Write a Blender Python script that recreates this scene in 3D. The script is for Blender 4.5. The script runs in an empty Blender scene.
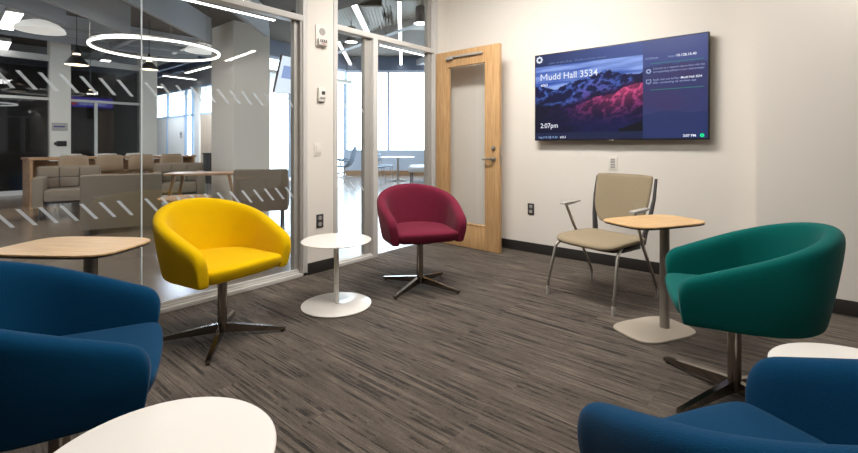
import bpy, bmesh, math, random
from mathutils import Vector, Matrix, noise
random.seed(7)
S = bpy.context.scene
COL = S.collection
PI = math.pi

# ------------------------------------------------------------------ camera
cam_d = bpy.data.cameras.new('camera'); cam = bpy.data.objects.new('camera', cam_d); COL.objects.link(cam)
cam_d.sensor_width = 36.0; cam_d.lens = 443 / 858 * 36.0
cam_d.shift_y = -(226.5 - 144.5) / 858.0
cam_d.clip_start = 0.02; cam_d.clip_end = 200
YAW = math.radians(40.17)
cam.location = (0, 0, 1.1); cam.rotation_euler = (PI / 2, 0, YAW)
S.camera = cam
FW = Vector((-math.sin(YAW), math.cos(YAW), 0)); RT = Vector((math.cos(YAW), math.sin(YAW), 0))

# ------------------------------------------------------------------ view + world
S.view_settings.view_transform = 'Standard'; S.view_settings.look = 'None'
S.view_settings.exposure = 0.0; S.view_settings.gamma = 1.0; S.view_settings.use_curve_mapping = False
S.cycles.use_denoising = True
S.cycles.max_bounces = 8; S.cycles.transparent_max_bounces = 16
S.cycles.sample_clamp_indirect = 6.0
W = bpy.data.worlds.new('sky'); S.world = W; W.use_nodes = True
bg = W.node_tree.nodes['Background']
bg.inputs[0].default_value = (0.80, 0.90, 1.0, 1); bg.inputs[1].default_value = 9.0

def area_lamp(name, loc, size, power, color, rot=(0, 0, 0), portal=False, spread=PI):
    l = bpy.data.lights.new(name, 'AREA'); l.shape = 'RECTANGLE'; l.size, l.size_y = size
    l.energy = power; l.color = color; l.spread = spread
    if portal: l.cycles.is_portal = True
    o = bpy.data.objects.new(name, l); COL.objects.link(o); o.location = loc; o.rotation_euler = rot
    return o
WARM = (1.0, 0.95, 0.895); COOL = (0.72, 0.84, 1.0); NEUT = (1.0, 0.95, 0.9)
# room ceiling panels (their housings are built below, under 'ceiling lights of the room')
ROOM_LIGHTS = [(-1.3, 0.9, 46, 'white recessed ceiling panel light above the middle of the room'), (0.35, 0.45, 18, 'white recessed ceiling panel light above the right foreground chair'), (-1.75, 2.60, 74, 'white recessed ceiling panel light near the screen wall and doorway')]
for i, (x, y, p, _) in enumerate(ROOM_LIGHTS):
    area_lamp('ceiling_panel_lamp', (x, y, 2.84), (1.2, 0.22), p, WARM, (math.radians(24 if y > 2 else 0), 0, 0))
# lobby ceiling light, plus fill lamps added to brighten far walls and dark room
for x, y, p in [(-6.5, 0.5, 45), (-7.6, 1.9, 45), (-6, 4.6, 40), (-11.6, 0.6, 30), (-14.5, 5.4, 110), (-17.5, 5.4, 90), (-9.5, 8.6, 120), (-14.6, 1.5, 14)]:
    area_lamp('lobby_fill_lamp', (x, y, 3.0), (1.4, 0.3), p, COOL if x < -14 or y > 8 else NEUT)
area_lamp('pendant_lamp_light', (0.9, 3.71, 2.61), (1.2, 0.05), 16, WARM, (0, 0, math.radians(5.2)))
# portals only guide the sampling of the daylight through the two window walls
area_lamp('window_portal', (-8.3, 14.2, 2.3), (11.6, 2.8), 1, (1, 1, 1), (-PI / 2, 0, YAW), True)
area_lamp('window_portal', (-12.5, 8.5, 1.9), (3.6, 3.6), 1, (1, 1, 1), (0, -PI / 2, 0), True)

# ------------------------------------------------------------------ helpers
def srgb(r, g, b):
    f = lambda c: (c / 255 / 12.92) if c / 255 <= 0.04045 else ((c / 255 + 0.055) / 1.055) ** 2.4
    return (f(r), f(g), f(b), 1)

def mat(name, col, rough=0.6, metal=0.0, noise_amt=0.0, nscale=20, bump=0.0, bscale=200, sheen=0.0, spec=0.5, coat=0.0, emit=None, estr=0.0):
    m = bpy.data.materials.new(name); m.use_nodes = True
    nt = m.node_tree; b = nt.nodes['Principled BSDF']
    b.inputs['Base Color'].default_value = col; b.inputs['Roughness'].default_value = rough
    b.inputs['Metallic'].default_value = metal; b.inputs['Specular IOR Level'].default_value = spec
    b.inputs['Sheen Weight'].default_value = sheen; b.inputs['Coat Weight'].default_value = coat
    if emit:
        b.inputs['Emission Color'].default_value = emit; b.inputs['Emission Strength'].default_value = estr
    tc = nt.nodes.new('ShaderNodeTexCoord')
    if noise_amt > 0:
        n = nt.nodes.new('ShaderNodeTexNoise'); n.inputs['Scale'].default_value = nscale; n.inputs['Detail'].default_value = 4
        nt.links.new(tc.outputs['Object'], n.inputs['Vector'])
        mx = nt.nodes.new('ShaderNodeMix'); mx.data_type = 'RGBA'
        mx.inputs[6].default_value = tuple(c * (1 - noise_amt) for c in col[:3]) + (1,)
        mx.inputs[7].default_value = tuple(min(1, c * (1 + noise_amt)) for c in col[:3]) + (1,)
        nt.links.new(n.outputs['Fac'], mx.inputs[0]); nt.links.new(mx.outputs[2], b.inputs['Base Color'])
    if bump > 0:
        n2 = nt.nodes.new('ShaderNodeTexNoise'); n2.inputs['Scale'].default_value = bscale; n2.inputs['Detail'].default_value = 2
        nt.links.new(tc.outputs['Object'], n2.inputs['Vector'])
        bp = nt.nodes.new('ShaderNodeBump'); bp.inputs['Strength'].default_value = bump; bp.inputs['Distance'].default_value = 0.002
        nt.links.new(n2.outputs['Fac'], bp.inputs['Height']); nt.links.new(bp.outputs['Normal'], b.inputs['Normal'])
    return m

def fabric(name, col, amt=0.18):
    m = mat(name, col, rough=0.95, noise_amt=amt, nscale=260, bump=0.5, bscale=420, sheen=0.08, spec=0.12)
    m.node_tree.nodes['Principled BSDF'].inputs['Sheen Roughness'].default_value = 0.4
    return m

def emis(name, col, s):
    m = bpy.data.materials.new(name); m.use_nodes = True; nt = m.node_tree
    nt.nodes.remove(nt.nodes['Principled BSDF'])
    e = nt.nodes.new('ShaderNodeEmission'); e.inputs[0].default_value = col; e.inputs[1].default_value = s
    nt.links.new(e.outputs[0], nt.nodes['Material Output'].inputs[0]); return m

def glass_mat(name, tint, refl=1.0):
    m = bpy.data.materials.new(name); m.use_nodes = True; nt = m.node_tree
    nt.nodes.remove(nt.nodes['Principled BSDF'])
    t = nt.nodes.new('ShaderNodeBsdfTransparent'); t.inputs[0].default_value = tint
    g = nt.nodes.new('ShaderNodeBsdfGlossy'); g.inputs['Roughness'].default_value = 0.0
    ge = nt.nodes.new('ShaderNodeNewGeometry'); dt = nt.nodes.new('ShaderNodeVectorMath'); dt.operation = 'DOT_PRODUCT'
    nt.links.new(ge.outputs['Normal'], dt.inputs[0]); nt.links.new(ge.outputs['Incoming'], dt.inputs[1])
    def mm(op, a, b):
        q = nt.nodes.new('ShaderNodeMath'); q.operation = op
        for i, v in enumerate((a, b)):
            if v is None: continue
            if isinstance(v, (int, float)): q.inputs[i].default_value = v
            else: nt.links.new(v, q.inputs[i])
        return q
    ab = mm('ABSOLUTE', dt.outputs['Value'], None); iv = mm('SUBTRACT', 1.0, ab.outputs[0]); pw = mm('POWER', iv.outputs[0], 5.0)   # Schlick
    fr = mm('MULTIPLY_ADD', pw.outputs[0], 0.96); fr.inputs[2].default_value = 0.04
    ml = nt.nodes.new('ShaderNodeMath'); ml.operation = 'MULTIPLY'; ml.inputs[1].default_value = refl
    mx = nt.nodes.new('ShaderNodeMixShader')
    nt.links.new(fr.outputs[0], ml.inputs[0]); nt.links.new(ml.outputs[0], mx.inputs[0])
    nt.links.new(t.outputs[0], mx.inputs[1]); nt.links.new(g.outputs[0], mx.inputs[2])
    nt.links.new(mx.outputs[0], nt.nodes['Material Output'].inputs[0]); return m

def wood(name, c1, c2, rough=0.4, axis=0, scale=1.0, rotz=0.0):
    m = bpy.data.materials.new(name); m.use_nodes = True; nt = m.node_tree; b = nt.nodes['Principled BSDF']
    b.inputs['Roughness'].default_value = rough
    tc = nt.nodes.new('ShaderNodeTexCoord'); mp = nt.nodes.new('ShaderNodeMapping')
    sc = [14 * scale] * 3; sc[axis] = 1.2 * scale
    mp.inputs['Scale'].default_value = sc
    n = nt.nodes.new('ShaderNodeTexNoise'); n.inputs['Scale'].default_value = 3.0; n.inputs['Detail'].default_value = 6; n.inputs['Distortion'].default_value = 0.6
    r = nt.nodes.new('ShaderNodeValToRGB'); r.color_ramp.elements[0].position = 0.3; r.color_ramp.elements[1].position = 0.72
    r.color_ramp.elements[0].color = c1; r.color_ramp.elements[1].color = c2
    nt.links.new(tc.outputs['Object'], mp.inputs[0]); nt.links.new(mp.outputs[0], n.inputs['Vector'])
    nt.links.new(n.outputs['Fac'], r.inputs[0]); nt.links.new(r.outputs[0], b.inputs['Base Color'])
    return m

class MB:
    """collects shapes; build() links them as one mesh object"""
    def __init__(s): s.bm = bmesh.new()
    def box(s, x0, x1, y0, y1, z0, z1, bev=0.0, M=None):
        b = bmesh.new(); bmesh.ops.create_cube(b, size=1)
        for v in b.verts: v.co = Vector(((x0 + x1) / 2 + v.co.x * (x1 - x0), (y0 + y1) / 2 + v.co.y * (y1 - y0), (z0 + z1) / 2 + v.co.z * (z1 - z0)))
        if bev > 0: bmesh.ops.bevel(b, geom=b.edges[:], offset=bev, segments=2, affect='EDGES', profile=0.6)
        return s._add(b, M)
    def _add(s, b, M=None):
        if M is not None: b.transform(M)
        me = bpy.data.meshes.new('tmp'); b.to_mesh(me); b.free(); s.bm.from_mesh(me); bpy.data.meshes.remove(me); return s
    def loft(s, rings, closed=True, caps=True, M=None):
        b = bmesh.new(); vs = [[b.verts.new(p) for p in r] for r in rings]; n = len(rings[0])
        for i in range(len(vs) - 1):
            for j in range(n if closed else n - 1):
                k = (j + 1) % n
                b.faces.new((vs[i][j], vs[i][k], vs[i + 1][k], vs[i + 1][j]))
        if caps and closed:
            b.faces.new(vs[0][::-1]); b.faces.new(vs[-1])
        bmesh.ops.recalc_face_normals(b, faces=b.faces[:])
        return s._add(b, M)
    def lathe(s, prof, n=48, c=(0, 0, 0), M=None):
        """prof: (r, z) list; closed at the axis when r == 0"""
        b = bmesh.new(); rings = []
        for r, z in prof:
            if r < 1e-6: rings.append([b.verts.new((c[0], c[1], c[2] + z))])
            else: rings.append([b.verts.new((c[0] + r * math.cos(2 * PI * k / n), c[1] + r * math.sin(2 * PI * k / n), c[2] + z)) for k in range(n)])
        for a, d in zip(rings, rings[1:]):
            for k in range(n):
                l = (k + 1) % n
                if len(a) == 1 and len(d) == 1: continue
                if len(a) == 1: b.faces.new((a[0], d[k], d[l]))
                elif len(d) == 1: b.faces.new((a[k], a[l], d[0]))
                else: b.faces.new((a[k], a[l], d[l], d[k]))
        bmesh.ops.recalc_face_normals(b, faces=b.faces[:])
        return s._add(b, M)
    def tube(s, pts, r, n=12, flat=1.0):
        pts = [Vector(p) for p in pts]; rings = []
        rs = r if isinstance(r, (list, tuple)) else [r] * len(pts)
        up = Vector((0, 0, 1))
        for i, p in enumerate(pts):
            t = (pts[min(i + 1, len(pts) - 1)] - pts[max(i - 1, 0)]).normalized()
            a = t.cross(up)
            if a.length < 0.05: a = t.cross(Vector((0, 1, 0)))
            a.normalize(); c = t.cross(a).normalized()
            if i and a.dot(pa) < 0: a = -a; c = -c
            pa = a
            rings.append([p + a * rs[i] * math.cos(2 * PI * k / n) + c * rs[i] * flat * math.sin(2 * PI * k / n) for k in range(n)])
        return s.loft(rings)
    def prism(s, poly, z0, z1, bev=0.0, M=None):
        b = bmesh.new(); lo = [b.verts.new((x, y, z0)) for x, y in poly]; hi = [b.verts.new((x, y, z1)) for x, y in poly]
        b.faces.new(lo[::-1]); b.faces.new(hi); n = len(poly)
        for i in range(n): b.faces.new((lo[i], lo[(i + 1) % n], hi[(i + 1) % n], hi[i]))
        bmesh.ops.recalc_face_normals(b, faces=b.faces[:])
        if bev > 0:
            es = [e for e in b.edges if abs(e.verts[0].co.z - e.verts[1].co.z) < 1e-6]
            bmesh.ops.bevel(b, geom=es, offset=bev, segments=2, affect='EDGES')
        return s._add(b, M)
    def build(s, name, m, parent=None, smooth=35, subsurf=0):
        me = bpy.data.meshes.new(name); s.bm.to_mesh(me); s.bm.free()
        o = bpy.data.objects.new(name, me); COL.objects.link(o)
        for mm in (m if isinstance(m, list) else [m]): me.materials.append(mm)
        if smooth is not None:
            for p in me.polygons: p.use_smooth = True
            if subsurf == 0 and smooth < 180:
                me.set_sharp_from_angle(angle=math.radians(smooth))
        if subsurf:
            md = o.modifiers.new('sub', 'SUBSURF'); md.levels = subsurf; md.render_levels = subsurf
        if parent is not None: o.parent = parent
        return o

def tag(o, label, cat, group=None, kind=None):
    if label: o['label'] = label
    if cat: o['category'] = cat
    if group: o['group'] = group
    if kind: o['kind'] = kind
    return o
def thing(name, loc, rz, label, cat, group=None):
    o = bpy.data.objects.new(name, None); COL.objects.link(o); o.location = loc; o.rotation_euler = (0, 0, rz); o.empty_display_size = 0.1
    return tag(o, label, cat, group)
def struct(o): o['kind'] = 'structure'; return o
def sroot(name, loc=(0, 0, 0), rz=0):
    o = bpy.data.objects.new(name, None); COL.objects.link(o); o.location = loc; o.rotation_euler = (0, 0, rz); o['kind'] = 'structure'; return o
def copy_tree(o, parent=None):
    c = o.copy(); COL.objects.link(c); c.parent = parent
    for ch in [x for x in bpy.data.objects if x.parent == o]: copy_tree(ch, c)
    return c
def text(s, size, loc, m, parent, name='screen_text', rot=(PI / 2, 0, 0), ax='LEFT', xs=1.0, off=0.0):
    cu = bpy.data.curves.new(name, 'FONT'); cu.body = s; cu.size = size; cu.align_x = ax; cu.align_y = 'BOTTOM_BASELINE'; cu.offset = off
    to = bpy.data.objects.new(name, cu); COL.objects.link(to)
    bpy.context.view_layer.update()
    me = bpy.data.meshes.new_from_object(to.evaluated_get(bpy.context.evaluated_depsgraph_get()))
    COL.objects.unlink(to); bpy.data.objects.remove(to)
    o = bpy.data.objects.new(name, me); COL.objects.link(o); me.materials.clear(); me.materials.append(m)
    o.location = loc; o.rotation_euler = rot; o.scale = (xs, 1, 1); o.parent = parent
    return o
def superquad(a, b, n=48, p=5.0, bow=0.0):
    """rounded rectangle outline with slightly bowed sides"""
    out = []
    for k in range(n):
        t = 2 * PI * (k + 0.5) / n; c, s_ = math.cos(t), math.sin(t)
        out.append((a * math.copysign(abs(c) ** (2 / p), c), b * math.copysign(abs(s_) ** (2 / p), s_)))
    return out

# ------------------------------------------------------------------ materials
M_wall = mat('painted_wall', srgb(226, 221, 213), 0.85, bump=0.08, bscale=300, noise_amt=0.01, nscale=3)
M_ceil = mat('ceiling_tile', srgb(228, 226, 220), 0.9, noise_amt=0.03, nscale=80)
M_base = mat('black_rubber_base', srgb(38, 35, 33), 0.6, noise_amt=0.1, nscale=30)
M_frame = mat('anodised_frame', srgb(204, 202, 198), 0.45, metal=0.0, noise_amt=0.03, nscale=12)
M_jamb_shade = mat('shaded_jamb', srgb(160, 157, 151), 0.45, noise_amt=0.03, nscale=12)  # frame grey darkened: shade of the inner faces put into the colour
M_gasket = mat('dark_gasket', srgb(60, 58, 56), 0.6)
M_chrome = mat('polished_steel', srgb(140, 132, 124), 0.16, metal=1.0, noise_amt=0.05, nscale=8)
M_steel = mat('satin_steel', srgb(165, 160, 152), 0.35, metal=0.9, noise_amt=0.05, nscale=8)
M_black = mat('black_plastic', srgb(28, 27, 28), 0.45, noise_amt=0.1, nscale=40)
M_dark = mat('dark_grey_plastic', srgb(62, 61, 62), 0.5, noise_amt=0.1, nscale=40)
M_white = mat('white_lacquer', srgb(236, 232, 226), 0.22, noise_amt=0.01, nscale=5, coat=0.2)
M_wplastic = mat('white_plastic', srgb(226, 222, 214), 0.4, noise_amt=0.01, nscale=20)
M_gplastic = mat('grey_plastic', srgb(168, 164, 158), 0.5, noise_amt=0.03, nscale=20)
M_silver = mat('silver_paint', srgb(150, 144, 136), 0.38, metal=0.5, noise_amt=0.04, nscale=10)
M_greige = mat('greige_powdercoat', srgb(168, 158, 144), 0.4, noise_amt=0.03, nscale=10)
M_glass = glass_mat('clear_glass', (0.965, 0.98, 0.985, 1), 1.2)
M_doorglass = glass_mat('door_glass', (0.985, 0.99, 0.99, 1), 1.0)
M_glass2 = glass_mat('far_glass', (0.90, 0.94, 0.95, 1), 0.7)
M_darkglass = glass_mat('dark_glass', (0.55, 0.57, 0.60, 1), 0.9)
M_edge = mat('glass_edge', srgb(225, 235, 240), 0.3, noise_amt=0.02)
M_oak = wood('oak_door', srgb(178, 138, 92), srgb(206, 168, 120), 0.45, axis=2, scale=1.0)
M_top = wood('light_oak_top', srgb(192, 152, 104), srgb(220, 188, 140), 0.4, axis=0, scale=1.6)
M_wood2 = wood('lobby_oak', srgb(150, 112, 76), srgb(182, 142, 102), 0.4, axis=0, scale=0.8)
M_yellow = fabric('yellow_wool', srgb(226, 184, 0))
M_red = fabric('maroon_wool', srgb(110, 33, 54))
M_teal = fabric('teal_wool', srgb(0, 88, 84))
M_blue = fabric('blue_wool', srgb(0, 55, 88))
M_tan = fabric('tan_weave', srgb(148, 135, 112), 0.30)
M_sofa = fabric('grey_beige_sofa', srgb(128, 115, 100), 0.06)
M_stool = mat('tan_shell', srgb(158, 134, 108), 0.5, noise_amt=0.04, nscale=10)
M_bluegrey = mat('pale_blue_vinyl', srgb(120, 138, 156), 0.55, noise_amt=0.05, nscale=10)
M_beam = mat('painted_beam', srgb(168, 170, 174), 0.7, noise_amt=0.05, nscale=6)
M_deck = mat('dark_deck', srgb(104, 98, 92), 0.9, noise_amt=0.25, nscale=2.5)
M_panel = mat('ribbed_panel', srgb(190, 186, 178), 0.6, noise_amt=0.05, nscale=5)
M_lobwall = mat('lobby_wall', srgb(196, 190, 182), 0.85, noise_amt=0.02, nscale=3)
M_lobcol = mat('lobby_column', srgb(224, 218, 208), 0.85, noise_amt=0.02, nscale=3)
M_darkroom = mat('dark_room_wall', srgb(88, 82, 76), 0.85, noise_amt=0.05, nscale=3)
M_lampw = emis('lamp_white', (1, 0.97, 0.93, 1), 5.0)
M_lampring = emis('ring_white', (1, 0.93, 0.84, 1), 3.2)
M_lampwarm = emis('lamp_warm', (1, 0.80, 0.55, 1), 3.0)
M_dome = mat('white_dome', srgb(236, 232, 226), 0.6, noise_amt=0.01, nscale=3, emit=(1, 0.95, 0.88, 1), estr=0.5)

def decal_mat():
    m = bpy.data.materials.new('frosted_film'); m.use_nodes = True; nt = m.node_tree; b = nt.nodes['Principled BSDF']
    b.inputs['Base Color'].default_value = srgb(235, 238, 240); b.inputs['Roughness'].default_value = 0.8
    t = nt.nodes.new('ShaderNodeBsdfTransparent'); tl = nt.nodes.new('ShaderNodeBsdfTranslucent'); tl.inputs[0].default_value = srgb(230, 238, 245)
    a = nt.nodes.new('ShaderNodeMixShader'); a.inputs[0].default_value = 0.5
    c = nt.nodes.new('ShaderNodeMixShader'); c.inputs[0].default_value = 0.66
    nt.links.new(b.outputs[0], a.inputs[1]); nt.links.new(tl.outputs[0], a.inputs[2])
    nt.links.new(t.outputs[0], c.inputs[1]); nt.links.new(a.outputs[0], c.inputs[2])
    nt.links.new(c.outputs[0], nt.nodes['Material Output'].inputs[0]); return m
M_film = decal_mat()

def carpet_mat():
    m = bpy.data.materials.new('plank_carpet'); m.use_nodes = True; nt = m.node_tree; b = nt.nodes['Principled BSDF']; N = nt.nodes.new; L = nt.links.new
    b.inputs['Roughness'].default_value = 0.95; b.inputs['Specular IOR Level'].default_value = 0.15; b.inputs['Sheen Weight'].default_value = 0.1
    tc = N('ShaderNodeTexCoord')
    # plank offsets
    br = N('ShaderNodeTexBrick'); br.inputs['Scale'].default_value = 1.0; br.inputs['Brick Width'].default_value = 1.0; br.inputs['Row Height'].default_value = 0.25
    br.inputs['Mortar Size'].default_value = 0.0; br.inputs['Color1'].default_value = (0, 0, 0, 1); br.inputs['Color2'].default_value = (1, 1, 1, 1)
    L(tc.outputs['Object'], br.inputs['Vector'])
    sm = N('ShaderNodeVectorMath'); sm.operation = 'SCALE'; sm.inputs['Scale'].default_value = 7.3; L(br.outputs['Color'], sm.inputs[0])
    ad = N('ShaderNodeVectorMath'); ad.operation = 'ADD'; L(tc.outputs['Object'], ad.inputs[0]); L(sm.outputs[0], ad.inputs[1])
    def nz(sx, sy, scale, detail, rough=0.6, src=ad):
        mp = N('ShaderNodeMapping'); mp.inputs['Scale'].default_value = (sx, sy, 1); L(src.outputs[0] if src is ad else tc.outputs['Object'], mp.inputs[0])
        n = N('ShaderNodeTexNoise'); n.inputs['Scale'].default_value = scale; n.inputs['Detail'].default_value = detail; n.inputs['Roughness'].default_value = rough
        L(mp.outputs[0], n.inputs['Vector']); return n
    line = nz(1.3, 62, 1.0, 2, 0.5)         # dark tufted lines along x
    streak = nz(5, 170, 1.0, 3, 0.8)        # fine short streaks
    wide = nz(2.0, 16, 1.0, 4, 0.75)        # bands
    blot = nz(4, 7, 1.0, 5, 0.75)           # worn patches that break the lines
    pile = nz(1.0, 2.0, 130, 4, 0.85, None)
    def ramp(src, a, b_):
        r = N('ShaderNodeValToRGB'); r.color_ramp.elements[0].position = a; r.color_ramp.elements[1].position = b_; L(src.outputs['Fac'], r.inputs[0]); return r.outputs[0]
    def mth(op, a, bb):
        q = N('ShaderNodeMath'); q.operation = op
        for i, v in enumerate((a, bb)):
            if isinstance(v, (int, float)): q.inputs[i].default_value = v
            else: L(v, q.inputs[i])
        return q.outputs[0]
    dark = mth('MULTIPLY', mth('SUBTRACT', 1.0, ramp(line, 0.44, 0.50)), ramp(blot, 0.44, 0.54))
    tot = mth('ADD', mth('ADD', mth('MULTIPLY', ramp(streak, 0.36, 0.64), 0.22), mth('MULTIPLY', ramp(wide, 0.38, 0.62), 0.20)), mth('MULTIPLY', ramp(pile, 0.30, 0.70), 0.42))
    tot = mth('ADD', tot, mth('MULTIPLY', ramp(blot, 0.40, 0.60), 0.16))
    tot = mth('SUBTRACT', tot, mth('MULTIPLY', dark, 0.42))
    rr = N('ShaderNodeValToRGB'); e = rr.color_ramp.elements
    e[0].position = 0.05; e[0].color = srgb(36, 33, 30); e[1].position = 1.0; e[1].color = srgb(138, 125, 112)
    q = e.new(0.5); q.color = srgb(90, 81, 73)
    L(tot, rr.inputs[0]); L(rr.outputs[0], b.inputs['Base Color'])
    bp = N('ShaderNodeBump'); bp.inputs['Strength'].default_value = 0.5; bp.inputs['Distance'].default_value = 0.004
    L(tot, bp.inputs['Height']); L(bp.outputs[0], b.inputs['Normal'])
    return m
M_carpet = carpet_mat()
M_concrete = mat('polished_concrete', srgb(120, 106, 92), 0.22, noise_amt=0.18, nscale=1.3, spec=0.6)

# ================================================================== SETTING
XL = -3.19; YT = 4.135; ZC = 2.90
def slab(name, b, m, bev=0):
    return struct(MB().box(*b, bev).build(name, m))
slab('floor', (XL - 0.08, 2.6, -2.4, YT, -0.1, 0.0), M_carpet)
struct(MB().prism([(-20.6, -6), (XL - 0.08, -6), (XL - 0.08, 18.45), (-12.77, 10.42), (-20.6, 10.42)], -0.1, -0.002).build('floor_lobby', M_concrete))
slab('ceiling', (XL, 2.6, -2.4, YT, ZC, ZC + 0.1), M_ceil)
slab('wall_tv', (XL, 2.6, YT, YT + 0.12, 0, 3.3), M_wall)
slab('wall_bump_out', (-0.258, 2.6, 3.92, YT, 0, ZC), M_wall)
slab('wall_right', (2.6, 2.72, -2.4, YT, 0, ZC), M_darkroom)
slab('wall_back', (XL, 2.72, -2.52, -2.4, 0, ZC), M_darkroom)
slab('wall_left_pier', (XL - 0.13, XL, 2.187, 2.462, 0, ZC), M_wall)
slab('wall_left_corner', (XL - 0.13, XL, 3.93, YT, 0, ZC), M_wall)
slab('wall_left_header', (XL - 0.14, XL + 0.001, -2.4, YT, ZC - 0.001, 3.5), M_wall)
slab('baseboard_tv', (XL + 0.001, -0.262, YT - 0.012, YT, 0, 0.098), M_base, 0.003)
slab('baseboard_right', (-0.27, 2.6, 3.908, 3.92, 0, 0.098), M_base, 0.003)
slab('baseboard_left', (XL, XL + 0.01, 2.187, 2.462, 0, 0.098), M_base, 0.003)

# glazed wall: frames (front at XL+0.01, glass at XL-0.06)
XG = XL - 0.055
def frame_bar(mb, y0, y1, z0, z1, x0=XL - 0.10, x1=XL + 0.008):
    k = 0.0025 if z1 - z0 < 0.1 else 0
    mb.box(x0 + k, x1 - k, y0, y1, z0, z1, 0.001)
w1 = sroot('window_1')
mb = MB()
frame_bar(mb, 2.145, 2.187, 0, ZC); frame_bar(mb, -2.4, 2.187, 2.13, 2.178); frame_bar(mb, -2.4, 2.187, ZC - 0.04, ZC)

mb.box(XL - 0.02, XL + 0.008, -2.4, 2.187, 0, 0.028, 0.002)
mb.box(XL - 0.10, XL - 0.02, -2.4, 2.187, 0, 0.04, 0.002); mb.box(XL - 0.045, XL - 0.03, -2.4, 2.145, 0.04, 0.062, 0.002)
mb.build('window_frame', M_frame, w1)
MB().box(XL - 0.085, XL - 0.035, 2.085, 2.145, 0.04, 2.13, 0.001).box(XL - 0.04, XL - 0.002, 2.125, 2.1452, 0.04, 2.13, 0.001).build('shaded_jamb', M_jamb_shade, w1)
def dashes(mb, y0, y1, zc, h=0.097, dy=0.098, step=0.0920):
    y = y0; b = bmesh.new()
    while y < y1 - dy * 0.6:
        wv = 0.019; ya = y
        pts = [(ya, zc + h / 2), (ya + wv, zc + h / 2), (ya + dy - 0.004, zc - h / 2), (ya + dy - 0.004 - wv, zc - h / 2)]
        vs = [b.verts.new((XG + 0.008, p[0], p[1])) for p in pts]; b.faces.new(vs)
        y += step
    mb._add(b)
for (a, c) in ((-2.4, -0.55), (-0.546, 0.978), (0.984, 2.145)):
    g = MB().box(XG - 0.005, XG + 0.005, a, c, 0.05, 2.132).build('glass_pane', M_glass, w1, smooth=None)
    if c > 0:
        d = MB(); dashes(d, a + 0.01, c, 1.452); dashes(d, a + 0.01, c, 0.703)
        d.build('frosted_dashes', M_film, g, smooth=None)
        MB().box(XG - 0.006, XG + 0.006, a - 0.006, a + 0.002, 0.05, 2.132).build('pane_edge', M_edge, g, smooth=None)
MB().box(XG - 0.005, XG + 0.005, -2.4, 2.145, 2.178, ZC - 0.04).build('transom_pane', M_glass, w1, smooth=None)

w2 = sroot('window_2')
mb = MB()
frame_bar(mb, 2.462, 2.505, 0, ZC); frame_bar(mb, 2.935, 2.995, 0, 2.14); frame_bar(mb, 2.462, 3.93, 2.13, 2.178)
frame_bar(mb, 3.86, 3.93, 0, ZC); frame_bar(mb, 2.462, 3.93, ZC - 0.04, ZC)
mb.box(XL - 0.02, XL + 0.008, 2.505, 2.935, 0, 0.028, 0.002); mb.box(XL - 0.10, XL - 0.02, 2.505, 2.935, 0, 0.04, 0.002)
mb.build('window_frame', M_frame, w2)
MB().box(XL - 0.085, XL - 0.035, 2.86, 2.935, 0.04, 2.13, 0.001).box(XL - 0.09, XL - 0.03, 3.80, 3.86, 0, 2.13, 0.001).box(XL - 0.085, XL - 0.035, 3.80, 3.86, 2.178, ZC - 0.04, 0.001).build('shaded_jamb', M_jamb_shade, w2)
g = MB().box(XG - 0.005, XG + 0.005, 2.505, 2.935, 0.03, 2.132).build('glass_pane', M_glass, w2, smooth=None)
d = MB(); dashes(d, 2.50, 2.93, 1.452); dashes(d, 2.50, 2.93, 0.703); d.build('frosted_dashes', M_film, g, smooth=None)
MB().box(XG - 0.005, XG + 0.005, 2.505, 3.86, 2.178, ZC - 0.04).build('transom_pane', M_glass, w2, smooth=None)

# open oak door, hinged by the corner
dr = sroot('door_1', (-3.165, 3.895, 0.006), math.radians(-1.2))
LW, LH, LT = 0.835, 2.115, 0.045
mb = MB()
mb.box(0, 0.17, -LT / 2, LT / 2, 0, LH, 0.002); mb.box(0.665, LW, -LT / 2, LT / 2, 0, LH, 0.002)
mb.box(0.17, 0.665, -LT / 2, LT / 2, 0, 0.25, 0.0015); mb.box(0.17, 0.665, -LT / 2, LT / 2, 1.945, LH, 0.0015)
mb.build('door_leaf', M_oak, dr)
mb = MB()
for a in (((0.158, 0.172, 0.24, 1.957)), ((0.663, 0.677, 0.24, 1.957))): mb.box(a[0], a[1], -LT / 2 - 0.004, LT / 2 + 0.004, a[2], a[3], 0.001)
for a in (((0.158, 0.677, 0.24, 0.254)), ((0.158, 0.677, 1.943, 1.957))): mb.box(a[0], a[1], -LT / 2 - 0.004, LT / 2 + 0.004, a[2], a[3], 0.001)
mb.build('glazing_bead', M_oak, dr)
MB().box(0.172, 0.663, -0.004, 0.004, 0.254, 1.943).build('door_glass', M_doorglass, dr, smooth=None)
mb = MB().box(0.20, 0.64, -LT / 2 - 0.028, -LT / 2 - 0.004, 2.035, 2.056, 0.004).box(0.17, 0.25, -LT / 2 - 0.04, -LT / 2, 2.018, 2.05, 0.006)
mb.build('door_closer', M_gplastic, dr)
h = MB().lathe([(0, 0), (0.026, 0), (0.026, 0.01), (0.012, 0.014), (0.012, 0.045), (0, 0.045)], 24, M=Matrix.Translation((0.77, -LT / 2, 0.945)) @ Matrix.Rotation(PI / 2, 4, 'X'))
h.tube([(0.77, -LT / 2 - 0.045, 0.945), (0.72, -LT / 2 - 0.05, 0.945), (0.66, -LT / 2 - 0.046, 0.942)], [0.011, 0.009, 0.008])
h.build('door_handle', M_steel, dr)
MB().lathe([(0, 0), (0.024, 0), (0.022, 0.014), (0.010, 0.02), (0, 0.02)], 24, M=Matrix.Translation((0.77, -LT / 2, 1.055)) @ Matrix.Rotation(PI / 2, 4, 'X')).build('deadbolt', M_steel, dr)
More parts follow.
